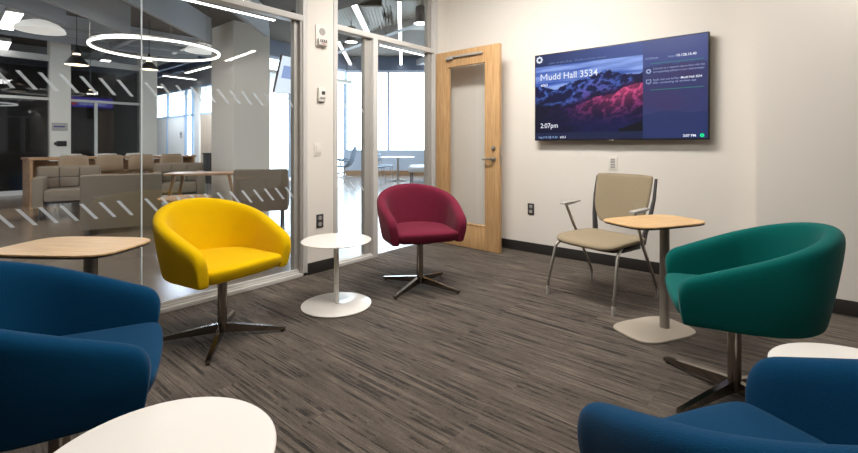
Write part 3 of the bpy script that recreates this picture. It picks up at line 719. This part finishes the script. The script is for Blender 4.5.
def outlet(loc, rz, mplate, mface, label, group):
    o = wall_thing('power_outlet', loc, rz, label, 'outlet', group)
    MB().box(-0.036, 0.036, -0.006, 0, -0.058, 0.058, 0.003).build('plate', mplate, o)
    for z in (-0.026, 0.026):
        r = MB().lathe([(0, 0), (0.018, 0), (0.017, 0.004), (0, 0.004)], 24, M=Matrix.Translation((0, -0.006, z)) @ Matrix.Rotation(PI / 2, 4, 'X')).build('receptacle', mface, o)
        MB().box(-0.008, -0.005, -0.0115, -0.009, z - 0.006, z + 0.006).box(0.005, 0.008, -0.0115, -0.009, z - 0.006, z + 0.006).build('slot', M_black, r)
outlet((XL, 2.315, 0.44), A90, M_dark, M_gplastic, 'dark plated power outlet low on the pier above the black baseboard', 'dark power outlets')
outlet((-2.125, YT, 0.44), 0, M_dark, M_gplastic, 'dark plated power outlet low on the screen wall beside the open door', 'dark power outlets')
dp = wall_thing('data_plate', (-1.313, YT, 0.93), 0, 'white data jack plate centred below the wall screen', 'wall plate')
MB().box(-0.04, 0.04, -0.006, 0, -0.062, 0.062, 0.003).build('plate', M_wplastic, dp)
for z in (-0.034, -0.012, 0.012, 0.034): MB().box(-0.020, 0.020, -0.009, -0.005, z - 0.008, z + 0.008, 0.002).build('jack', M_gplastic, dp)

# ---------------------------------------------------------------- ceiling lights of the room
for i, (x, y, p, lab) in enumerate(ROOM_LIGHTS):
    t = thing('ceiling_light', (x, y, 0), 0, lab, 'ceiling light', 'ceiling lights of the room')
    mb = MB()
    for s_ in (-1, 1): mb.box(-0.63, 0.63, s_ * 0.13 - 0.015, s_ * 0.13 + 0.015, 2.85, 2.90); mb.box(s_ * 0.615 - 0.015, s_ * 0.615 + 0.015, -0.115, 0.115, 2.85, 2.90)
    mb.build('trim_frame', M_white, t)
t = thing('linear_pendant_light', (0.90, 3.715, 0), math.radians(5.2), 'white linear pendant light near the screen wall corner', 'ceiling light')
MB().box(-0.61, 0.61, -0.03, 0.03, 2.625, 2.68, 0.003).build('housing', M_white, t)
MB().box(-0.605, 0.605, -0.025, 0.025, 2.615, 2.626).build('diffuser', emis('bright_strip', (1, 0.96, 0.9, 1), 22.0), t)
for s_ in (-1, 1): MB().tube([(s_ * 0.3, 0, 2.68), (s_ * 0.3, 0, ZC)], 0.003, 6).build('cable', M_steel, t)

# ================================================================== LOBBY OBJECTS
def sofa(loc, rz, w_, d_, label, tuft=False, arms=True, h_=0.76, zb=0.18):
    t = thing('lounge_sofa', (loc[0], loc[1], 0), math.radians(rz), label, 'sofa', 'grey beige lounge sofas in the lobby')
    # local +x front
    aw = 0.13
    MB().box(-d_ / 2 + 0.05, d_ / 2, -w_ / 2 + aw, w_ / 2 - aw, 0.26, 0.43, 0.03).build('seat', M_sofa, t)
    bk = MB().box(-d_ / 2, -d_ / 2 + 0.14, -w_ / 2, w_ / 2, zb, h_, 0.025)
    if tuft:
        n = max(3, round((w_ - 2 * aw) / 0.17)); cw = (w_ - 0.04) / n
        for i in range(n):
            for j in range(2):
                z0 = 0.44 + j * 0.155; bk.box(-d_ / 2 + 0.12, -d_ / 2 + 0.17, -w_ / 2 + 0.02 + i * cw + 0.004, -w_ / 2 + 0.02 + (i + 1) * cw - 0.004, z0, z0 + 0.15, 0.016)
    bk.build('backrest', M_sofa, t)
    if arms:
        for s_ in (-1, 1):
            y = s_ * (w_ / 2 - aw / 2); MB().box(-d_ / 2 + 0.14, d_ / 2 + 0.01, y - aw / 2, y + aw / 2, zb, 0.62, 0.025).build('arm', M_sofa, t)
    for sx in (-1, 1):
        for sy in (-1, 1): MB().tube([(sx * (d_ / 2 - 0.08), sy * (w_ / 2 - 0.08), 0), (sx * (d_ / 2 - 0.08), sy * (w_ / 2 - 0.08), 0.26)], 0.014, 8).build('leg', M_dark, t)
    return t
def mid(a, b): return ((a[0] + b[0]) / 2, (a[1] + b[1]) / 2)
sofa((-6.86, 1.88), 161, 0.84, 0.78, 'grey beige lounge sofa seen from behind through the glass wall left of the glass joint', h_=0.725, zb=0.06)
sofa((-8.63, 1.63), -15, 0.78, 0.66, 'grey beige tufted sofa facing the room in front of the counter table', True)
sofa((-5.61, 3.15), 146, 0.66, 0.70, 'grey beige lounge chair with dark legs seen from behind beside the glass wall frame', h_=0.78, zb=0.24)
sofa((-8.57, 3.19), -20, 0.80, 0.66, 'grey beige tufted sofa behind the long oak coffee table', True)

t = thing('lobby_table', (-6.63, 2.83, 0), math.radians(51), 'long oak topped lobby table between the grey lounge seats', 'table')
MB().prism([(x, y) for x, y in superquad(0.50, 0.26, 40, 8)], 0.665, 0.695, 0.004).build('tabletop', M_wood2, t)
for sx in (-1, 1):
    for sy in (-1, 1): MB().tube([(sx * 0.36, sy * 0.18, 0.665), (sx * 0.50, sy * 0.23, 0.0)], [0.026, 0.018], 8).build('leg', M_wood2, t)

t = thing('coffee_table', (-5.85, 2.25, 0), 0, 'low round oak coffee table just behind the yellow chair in the lobby', 'table')
MB().lathe([(0, 0.42), (0.29, 0.42), (0.30, 0.435), (0.30, 0.445), (0.29, 0.45), (0, 0.45)], 48).build('tabletop', M_wood2, t)
for k in range(3):
    a = 2 * PI * k / 3; MB().tube([(0.15 * math.cos(a), 0.15 * math.sin(a), 0.42), (0.24 * math.cos(a), 0.24 * math.sin(a), 0)], [0.02, 0.014], 8).build('leg', M_wood2, t)
# counter height table and shells
t = thing('counter_table', (-10.35, 2.7, 0), 0, 'long oak counter height table behind the tufted sofa', 'table')
CT = t
MB().box(-0.38, 0.38, -1.35, 1.35, 0.83, 0.87, 0.004).build('tabletop', M_wood2, t)
for y in (-1.33, 1.29): MB().box(-0.36, 0.36, y, y + 0.04, 0, 0.83, 0.003).build('end_panel', M_wood2, t)
MB().box(-0.02, 0.02, -1.29, 1.29, 0.45, 0.80).build('modesty_panel', M_wood2, t)
def stool(loc, rz, m, label, group, lift=0.0):
    t = thing('counter_stool', (loc[0], loc[1], 0), math.radians(rz), label, 'stool', group)
    rows = []
    prof = [(0.20, 0.60), (0.19, 0.615), (0.10, 0.60), (-0.05, 0.595), (-0.14, 0.61), (-0.185, 0.66), (-0.20, 0.76), (-0.215, 0.86), (-0.22, 0.90), (-0.22, 0.915)]
    wd = [0.17, 0.19, 0.205, 0.21, 0.21, 0.212, 0.21, 0.205, 0.19, 0.16]
    def row(off):
        out = []
        for (x, z), w_ in zip(prof, wd):
            out.append([(x + off[0] + (0.03 * (v * v) if z > 0.66 else 0), v * w_, z + off[1] + (0.02 * v * v if z < 0.66 else 0)) for v in [-1 + q / 4.0 for q in range(9)]])
        return out
    a = row((0, 0)); b_ = row((-0.006, -0.012)); rings = [p + q[::-1] for p, q in zip(a, b_)]
    MB().loft(rings).build('seat_shell', m, t, smooth=180)
    for sx in (-1, 1):
        for sy in (-1, 1): MB().tube([(sx * 0.12, sy * 0.12, 0.59), (sx * 0.2, sy * 0.19, 0)], 0.010, 8).build('leg', M_steel, t)
    mb = MB()
    for s_ in (-1, 1): mb.tube([(-0.178, s_ * 0.17, 0.2), (0.178, s_ * 0.17, 0.2)], 0.007, 6)
    mb.tube([(0.176, -0.17, 0.22), (0.176, 0.17, 0.22)], 0.007, 6); mb.build('footrest', M_steel, t)
    return t
names = ['leftmost tan counter stool at the near side of the long counter table', 'tan counter stool second from the left at the near side of the counter table',
         'tan counter stool at the counter table just left of the glass joint', 'tan counter stool at the counter table just right of the glass joint']
for y, nm in zip((1.87, 2.38, 2.88, 3.40), names): stool((-9.70, y), 180, M_stool, nm, 'tan counter stools')
M_shellw = mat('white_shell', srgb(220, 216, 208), 0.4, noise_amt=0.02)
names = ['leftmost white counter stool at the far side of the counter table', 'second white counter stool at the far side of the counter table', 'third white counter stool from the left at the far side of the counter table']
for y, nm in zip((2.15, 2.75, 3.3), names): stool((-11.05, y), 0, M_shellw, nm, 'white counter stools')

# hanging display beside the big column
t = thing('hanging_display', (-6.98, 4.62, 0), 0, 'tilted bright display hanging beside the large lobby column', 'television')
n_ = (-FW * math.cos(math.radians(60)) + RT * math.sin(math.radians(60))); w_ = RT * math.cos(math.radians(60)) + FW * math.sin(math.radians(60)); tl = math.radians(18)
U_ = Vector((0, 0, 1)) * math.cos(tl) + n_ * math.sin(tl); N_ = n_ * math.cos(tl) - Vector((0, 0, 1)) * math.sin(tl)
DM = Matrix.Translation((0, 0, 2.32)) @ Matrix(((w_.x, -N_.x, U_.x), (w_.y, -N_.y, U_.y), (w_.z, -N_.z, U_.z))).to_4x4()
MB().box(-0.5, 0.5, -0.02, 0.025, -0.33, 0.33, 0.004, M=DM).build('housing', M_black, t)
scm = MB().box(-0.49, 0.49, -0.024, -0.02, -0.32, 0.32, M=DM).build('screen', emis('bright_screen', (0.8, 0.9, 1, 1), 1.1), t, smooth=None)
MB().box(-0.42, 0.0, -0.027, -0.0245, -0.06, 0.16, M=DM).build('screen_image', emis('screen_picture_blue', (0.35, 0.48, 0.85, 1), 0.9), scm, smooth=None)
c_ = DM @ Vector((-0.1, 0.06, 0))
MB().box(-0.25, 0.05, 0.025, 0.10, -0.2, 0.2, 0.01, M=DM).tube([c_, (c_.x, c_.y, 3.5)], 0.03, 10).build('ceiling_mount', M_black, t)

# plates on the front column
t = thing('room_sign', (-12.85, 2.27, 1.50), A90, 'white sign plate with a purple stripe on the front lobby column', 'sign')
MB().box(-0.14, 0.14, -0.02, 0, -0.09, 0.09, 0.004).build('plate', M_gplastic, t); MB().box(-0.11, 0.09, -0.022, -0.019, -0.01, 0.02).build('stripe', mat('purple_print', srgb(70, 55, 130), 0.5, noise_amt=0.02), t)
t = thing('wall_phone', (-12.85, 2.30, 1.12), A90, 'small black wall device below the sign on the front lobby column', 'phone')
MB().box(-0.09, 0.09, -0.03, 0, -0.06, 0.06, 0.008).box(-0.13, -0.06, -0.05, -0.01, -0.03, 0.03, 0.008).build('body', M_black, t)
# purple display in the dark room
t = thing('wall_display', (-16.42, 4.0 - 0.42, 2.30), A90, 'purple lit display glowing high behind the dark room glass', 'television')
MB().box(-0.62, 0.62, -0.03, 0.0, -0.10, 0.22, 0.004).build('housing', M_black, t)
s_ = MB().box(-0.60, 0.60, -0.034, -0.03, -0.09, 0.21).build('screen', emis('purple_screen', srgb(70, 50, 165), 1.1), t, smooth=None)
MB().box(-0.25, 0.45, -0.037, -0.0345, -0.03, 0.15).build('screen_window', emis('lilac_screen', srgb(150, 160, 215), 1.0), s_, smooth=None)
MB().lathe([(0, 0), (0.10, 0), (0, 0.002)], 24, M=Matrix.Translation((-0.38, -0.036, 0.06)) @ Matrix.Rotation(PI / 2, 4, 'X')).build('screen_disc', emis('red_disc', srgb(190, 60, 70), 1.0), s_, smooth=None)
# burgundy sofa in the dark room
t = thing('dark_room_sofa', (-14.7, 0.1, 0), math.radians(20), 'burgundy sofa in the dark room at the far left', 'sofa')
MB().box(-0.4, 0.4, -1.0, 1.25, 0.30, 0.52, 0.08).build('seat', fabric('burgundy', srgb(110, 28, 60)), t)
MB().box(-0.42, -0.22, -1.0, 1.25, 0.35, 0.80, 0.06).build('backrest', fabric('burgundy_back', srgb(110, 28, 60)), t)
for sx in (-0.3, 0.3):
    for sy in (-0.9, 1.15): MB().tube([(sx, sy, 0), (sx, sy, 0.31)], 0.02, 8).build('leg', M_steel, t)
t = thing('storage_cabinet', (-12.9, 5.75, 0), 0, 'dark grey cabinet standing left of the large lobby column', 'cabinet')
MB().box(-0.3, 0.25, -0.2, 0.2, 0, 0.82, 0.01).build('body', M_dark, t); MB().box(-0.32, 0.27, -0.22, 0.22, 0.82, 0.86, 0.005).build('lid', M_black, t)
for x, lab in ((-14.0, 'small white room sign on the wall right of the far oak door'), (-17.3, 'small white room sign on the wall left of the far oak door')):
    t = thing('room_sign', (x, 6.5, 1.45), 0, lab, 'sign'); MB().box(-0.09, 0.09, -0.012, 0.0, -0.12, 0.12, 0.003).build('plate', M_gplastic, t); MB().box(-0.06, 0.06, -0.015, -0.011, 0.0, 0.06).build('print', M_dark, t)

# ---- lobby lights
t = thing('ring_pendant_light', (-8.37, 2.78, 2.70), 0, 'large glowing ring pendant light hanging in the lobby', 'pendant light')
def torus(R, r, n=96, m=12, flat=1.0, c=(0, 0, 0)):
    b = bmesh.new(); V = []
    for i in range(n):
        a = 2 * PI * i / n; V.append([b.verts.new((c[0] + (R + r * math.cos(2 * PI * j / m)) * math.cos(a), c[1] + (R + r * math.cos(2 * PI * j / m)) * math.sin(a), c[2] + r * flat * math.sin(2 * PI * j / m))) for j in range(m)])
    for i in range(n):
        for j in range(m): b.faces.new((V[i][j], V[(i + 1) % n][j], V[(i + 1) % n][(j + 1) % m], V[i][(j + 1) % m]))
    bmesh.ops.recalc_face_normals(b, faces=b.faces[:]); return MB()._add(b)
torus(0.94, 0.022).build('light_tube', M_lampring, t); torus(0.94, 0.024, flat=0.6, c=(0, 0, 0.025)).build('housing', M_gplastic, t)
for k in range(3):
    a = 2 * PI * k / 3 + 0.5; MB().tube([(0.94 * math.cos(a), 0.94 * math.sin(a), 0.03), (0.93 * math.cos(a), 0.93 * math.sin(a), 0.8)], 0.004, 6).build('cable', M_steel, t)
t = thing('ring_pendant_light', (-15.2, 1.2, 2.1), 0, 'small ring pendant light in the dark room behind the far glass', 'pendant light')
torus(0.65, 0.018, 64, 8).build('light_tube', emis('dim_ring', (1, 0.93, 0.84, 1), 1.2), t)
for k in range(3): a = 2 * PI * k / 3; MB().tube([(0.65 * math.cos(a), 0.65 * math.sin(a), 0), (0.6 * math.cos(a), 0.6 * math.sin(a), 1.4)], 0.004, 6).build('cable', M_steel, t)
def dome(loc, r, label):
    t = thing('dome_pendant_light', loc, 0, label, 'pendant light', 'white dome pendant lights')
    MB().lathe([(r, 0), (r * 0.92, 0.06), (r * 0.7, 0.12), (r * 0.35, 0.17), (0.03, 0.185), (0, 0.185)], 48).build('shade', M_dome, t)
    MB().lathe([(0, 0.01), (r * 0.96, 0.01), (r, 0.0)], 48).build('diffuser', M_dome, t)
    MB().tube([(0, 0, 0.18), (0, 0, 3.5 - loc[2])], 0.006, 6).build('cable', M_steel, t)
dome((-9.75, 1.47, 3.0), 0.34, 'large white dome pendant light at the upper left above the lobby')
dome((-9.9, 4.15, 3.10), 0.34, 'white dome pendant light inside the ring pendant beside the large column')
def bell(loc, s, label, zt):
    t = thing('bell_pendant_light', loc, 0, label, 'pendant light', 'black bell pendant lamps')
    MB().lathe([(0.18 * s, 0), (0.175 * s, 0.03 * s), (0.10 * s, 0.13 * s), (0.055 * s, 0.17 * s), (0.05 * s, 0.21 * s), (0.075 * s, 0.215 * s), (0.07 * s, 0.25 * s), (0.03 * s, 0.30 * s), (0.015 * s, 0.36 * s), (0, 0.36 * s)], 40).build('shade', M_black, t)
    MB().lathe([(0, 0.02 * s), (0.165 * s, 0.02 * s), (0.178 * s, 0.002)], 40).build('diffuser', M_lampwarm, t)
    MB().lathe([(0.052 * s, 0.175 * s), (0.056 * s, 0.175 * s), (0.056 * s, 0.205 * s), (0.052 * s, 0.205 * s)], 32).build('glow_slot', M_lampwarm, t)
    MB().tube([(0, 0, 0.35 * s), (0, 0, zt - loc[2])], 0.006, 6).build('cable', M_black, t)
bell((-9.98, 2.0, 2.53), 1.0, 'black bell pendant lamp below the left end of the ring pendant', 3.5)
bell((-9.55, 3.02, 2.53), 0.85, 'black bell pendant lamp just right of the glass joint', 3.5)
bell((-11.8, 2.60, 2.20), 0.42, 'small black bell pendant lamp far off between the frosted dashes', 3.5)
def can(loc, s, label):
    t = thing('can_pendant_light', loc, 0, label, 'pendant light', 'black can pendant lamps')
    MB().lathe([(0.19 * s, 0), (0.15 * s, 0.06 * s), (0.14 * s, 0.45 * s), (0.06 * s, 0.5 * s), (0, 0.5 * s)], 32).build('shade', M_dark, t)
    MB().lathe([(0, 0.015), (0.17 * s, 0.015), (0.19 * s, 0)], 32).build('diffuser', M_lampw, t)
    MB().tube([(0, 0, 0.49 * s), (0, 0, 4.3 - loc[2])], 0.01, 6).build('cable', M_black, t)
can((-6.4, 7.3, 3.75), 0.8, 'grey can pendant lamp seen through the transom above the door')
can((-8.5, 7.1, 3.62), 0.8, 'grey can pendant lamp seen above the sidelight beside the door')
LIN = 'linear lights in the lobby ceiling'
def linear(p0, p1, z, w_, label, hang=0.4, m=M_lampw):
    p0 = Vector((p0[0], p0[1], 0)); p1 = Vector((p1[0], p1[1], 0)); d = p1 - p0
    t = thing('linear_ceiling_light', (p0.x, p0.y, z), math.atan2(d.y, d.x), label, 'ceiling light', LIN)
    MB().box(0, d.length, -w_ / 2, w_ / 2, 0.012, 0.09, 0.003).build('housing', M_gplastic, t)
    MB().box(0.005, d.length - 0.005, -w_ / 2 + 0.004, w_ / 2 - 0.004, 0.0, 0.012).build('diffuser', m, t)
    for q in (0.1, 0.9): MB().tube([(d.length * q, 0, 0.09), (d.length * q, 0, 0.09 + hang)], 0.004, 6).build('cable', M_steel, t)
linear((-5.1, 0.2), (-5.1, 3.02), 2.66, 0.05, 'thin linear light running along the glass wall below the transom', 0.75)
linear((-5.1, 4.85), (-5.1, 6.06), 2.66, 0.05, 'thin linear light running above the doorway outside', 0.75)
linear((-11.4, 1.22), (-9.85, 1.17), 3.25, 0.22, 'broad bright linear light at the top left corner of the lobby', 0.15)
linear((-13.9, 1.41), (-12.5, 1.33), 3.2, 0.2, 'broad linear light at the far left edge of the lobby', 0.2)
linear((-14.5, 3.37), (-13.3, 3.26), 3.2, 0.2, 'linear light between the bell pendant and the ring pendant', 0.2)
linear((-15.7, 5.36), (-15.8, 6.4), 3.3, 0.12, 'long linear light before the far blue windows', 0.2)
linear((-18.4, 5.3), (-18.5, 6.3), 3.25, 0.12, 'short linear light furthest away near the far blue windows', 0.25)
linear((-14.57, 5.62), (-12.81, 5.60), 3.3, 0.1, 'linear light pointing at the large column under the ring pendant', 0.2)
linear((-11.74, 4.23), (-9.99, 4.14), 3.3, 0.08, 'dim linear light crossing inside the ring pendant', 0.15, emis('dim_lamp', (1, 0.97, 0.93, 1), 0.5))
linear((-6.28, 6.5), (-11.64, 12.15), 4.0, 0.09, 'long linear light seen upright through the transom above the doorway', 0.25)
linear((-7.0, 5.88), (-8.655, 7.77), 4.0, 0.13, 'linear light slanting through the upper pane beside the can lamp', 0.25)
linear((-10.05, 7.92), (-12.6, 10.5), 4.0, 0.10, 'linear light slanting through the top of the sidelight', 0.25)
linear((-9.47, 11.22), (-10.95, 12.7), 4.0, 0.13, 'short linear light near the top right corner of the doorway', 0.25)
for k, (a, c) in enumerate((((-7.5, 6.5), (-8.6, 7.7)), ((-6.3, 7.0), (-7.6, 8.3)))):
    t = thing('ribbed_ceiling_panel', (a[0], a[1], 4.12), math.atan2(c[1] - a[1], c[0] - a[0]), ('pale ribbed ceiling panel left of the upright linear light', 'pale ribbed ceiling panel right of the upright linear light')[k], 'ceiling panel', 'ribbed ceiling panels')
    mb = MB(); L_ = math.dist(a, c)
    for q in range(18): mb.box(0, L_ * 1.3, -0.7 + q * 0.078, -0.7 + q * 0.078 + 0.05, 0.03, 0.05)
    mb.box(0, L_ * 1.3, -0.7, 0.70, 0.05, 0.07); mb.build('panel', M_panel, t)
    MB().tube([(0.5, 0, 0.07), (0.5, 0, 0.18)], 0.01, 6).build('hanger', M_steel, t)

# ---- furniture by the far windows
t = thing('cafe_table', (-9.33, 9.6, 0), YAW, 'white cafe table on a pedestal before the bright far windows', 'table')
MB().box(-0.5, 0.5, -0.35, 0.35, 0.70, 0.73, 0.008).build('tabletop', M_white, t)
MB().tube([(0, 0, 0.02), (0, 0, 0.70)], 0.035, 16).build('post', M_steel, t)
for k in range(4):
    a = PI / 4 + k * PI / 2; MB().tube([(0, 0, 0.05), (0.35 * math.cos(a), 0.35 * math.sin(a), 0.012)], [0.025, 0.012], 8).build('foot', M_steel, t)
def far_chair(loc, rz, label):
    t = thing('cafe_chair', (loc[0], loc[1], 0), rz, label, 'chair', 'blue grey cafe chairs')
    MB().box(-0.21, 0.21, -0.22, 0.22, 0.42, 0.455, 0.012).build('seat', M_bluegrey, t)
    MB().box(-0.23, -0.20, -0.22, 0.22, 0.58, 0.82, 0.01).build('backrest', M_bluegrey, t)
    for sx in (-1, 1):
        for sy in (-1, 1): MB().tube([(sx * 0.17, sy * 0.19, 0.43), (sx * 0.23, sy * 0.22, 0)], 0.011, 8).build('leg', M_steel, t)
    for sy in (-1, 1): MB().tube([(-0.17, sy * 0.19, 0.43), (-0.215, sy * 0.2, 0.80)], 0.010, 8).build('back_post', M_steel, t)
far_chair((-9.62, 9.05), YAW + 0.1, 'blue grey cafe chair at the left side of the white cafe table, nearer one')
far_chair((-10.0, 9.75), YAW - 0.1, 'blue grey cafe chair at the left side of the white cafe table, farther one')
t = thing('window_bench', (-8.8, 10.05, 0), YAW + PI, 'white upholstered bench with a high back right of the cafe table', 'bench')
MB().box(-0.35, 0.35, -0.75, 0.75, 0.30, 0.46, 0.05).build('seat', mat('pale_bench', srgb(205, 210, 216), 0.6, noise_amt=0.03), t)
MB().box(-0.45, -0.28, -0.75, 0.75, 0.3, 1.05, 0.05).build('backrest', mat('pale_bench_back', srgb(190, 200, 212), 0.6, noise_amt=0.03), t)
for sx in (-0.28, 0.28):
    for sy in (-0.65, 0.65): MB().tube([(sx, sy, 0), (sx, sy, 0.31)], 0.02, 8).build('leg', M_dark, t)
t = thing('lounge_armchair', (-11.55, 9.35, 0), YAW + PI * 0.95, 'blue grey high backed lounge chair by the far windows', 'chair')
rr = []
for x, z, w_ in ((0.32, 0.44, 0.24), (0.1, 0.40, 0.27), (-0.1, 0.40, 0.27), (-0.2, 0.5, 0.26), (-0.28, 0.75, 0.24), (-0.36, 1.0, 0.2), (-0.38, 1.06, 0.15)):
    rr.append([(x, -w_, z), (x, 0, z - 0.02), (x, w_, z), (x - 0.03, w_, z - 0.05), (x - 0.03, 0, z - 0.07), (x - 0.03, -w_, z - 0.05)])
MB().loft(rr).build('seat_shell', M_bluegrey, t, smooth=180, subsurf=1)
for s_ in (-1, 1): MB().tube([(-0.25, s_ * 0.27, 0.56), (0.1, s_ * 0.32, 0.62), (0.28, s_ * 0.30, 0.55), (0.2, s_ * 0.25, 0.42)], 0.035, 8).build('armrest', M_bluegrey, t)
MB().tube([(0, 0, 0.04), (0, 0, 0.38)], 0.03, 12).build('column', M_steel, t)
for k in range(4):
    a = PI / 4 + k * PI / 2; MB().tube([(0, 0, 0.04), (0.3 * math.cos(a), 0.3 * math.sin(a), 0.012)], [0.022, 0.012], 8).build('leg', M_steel, t)
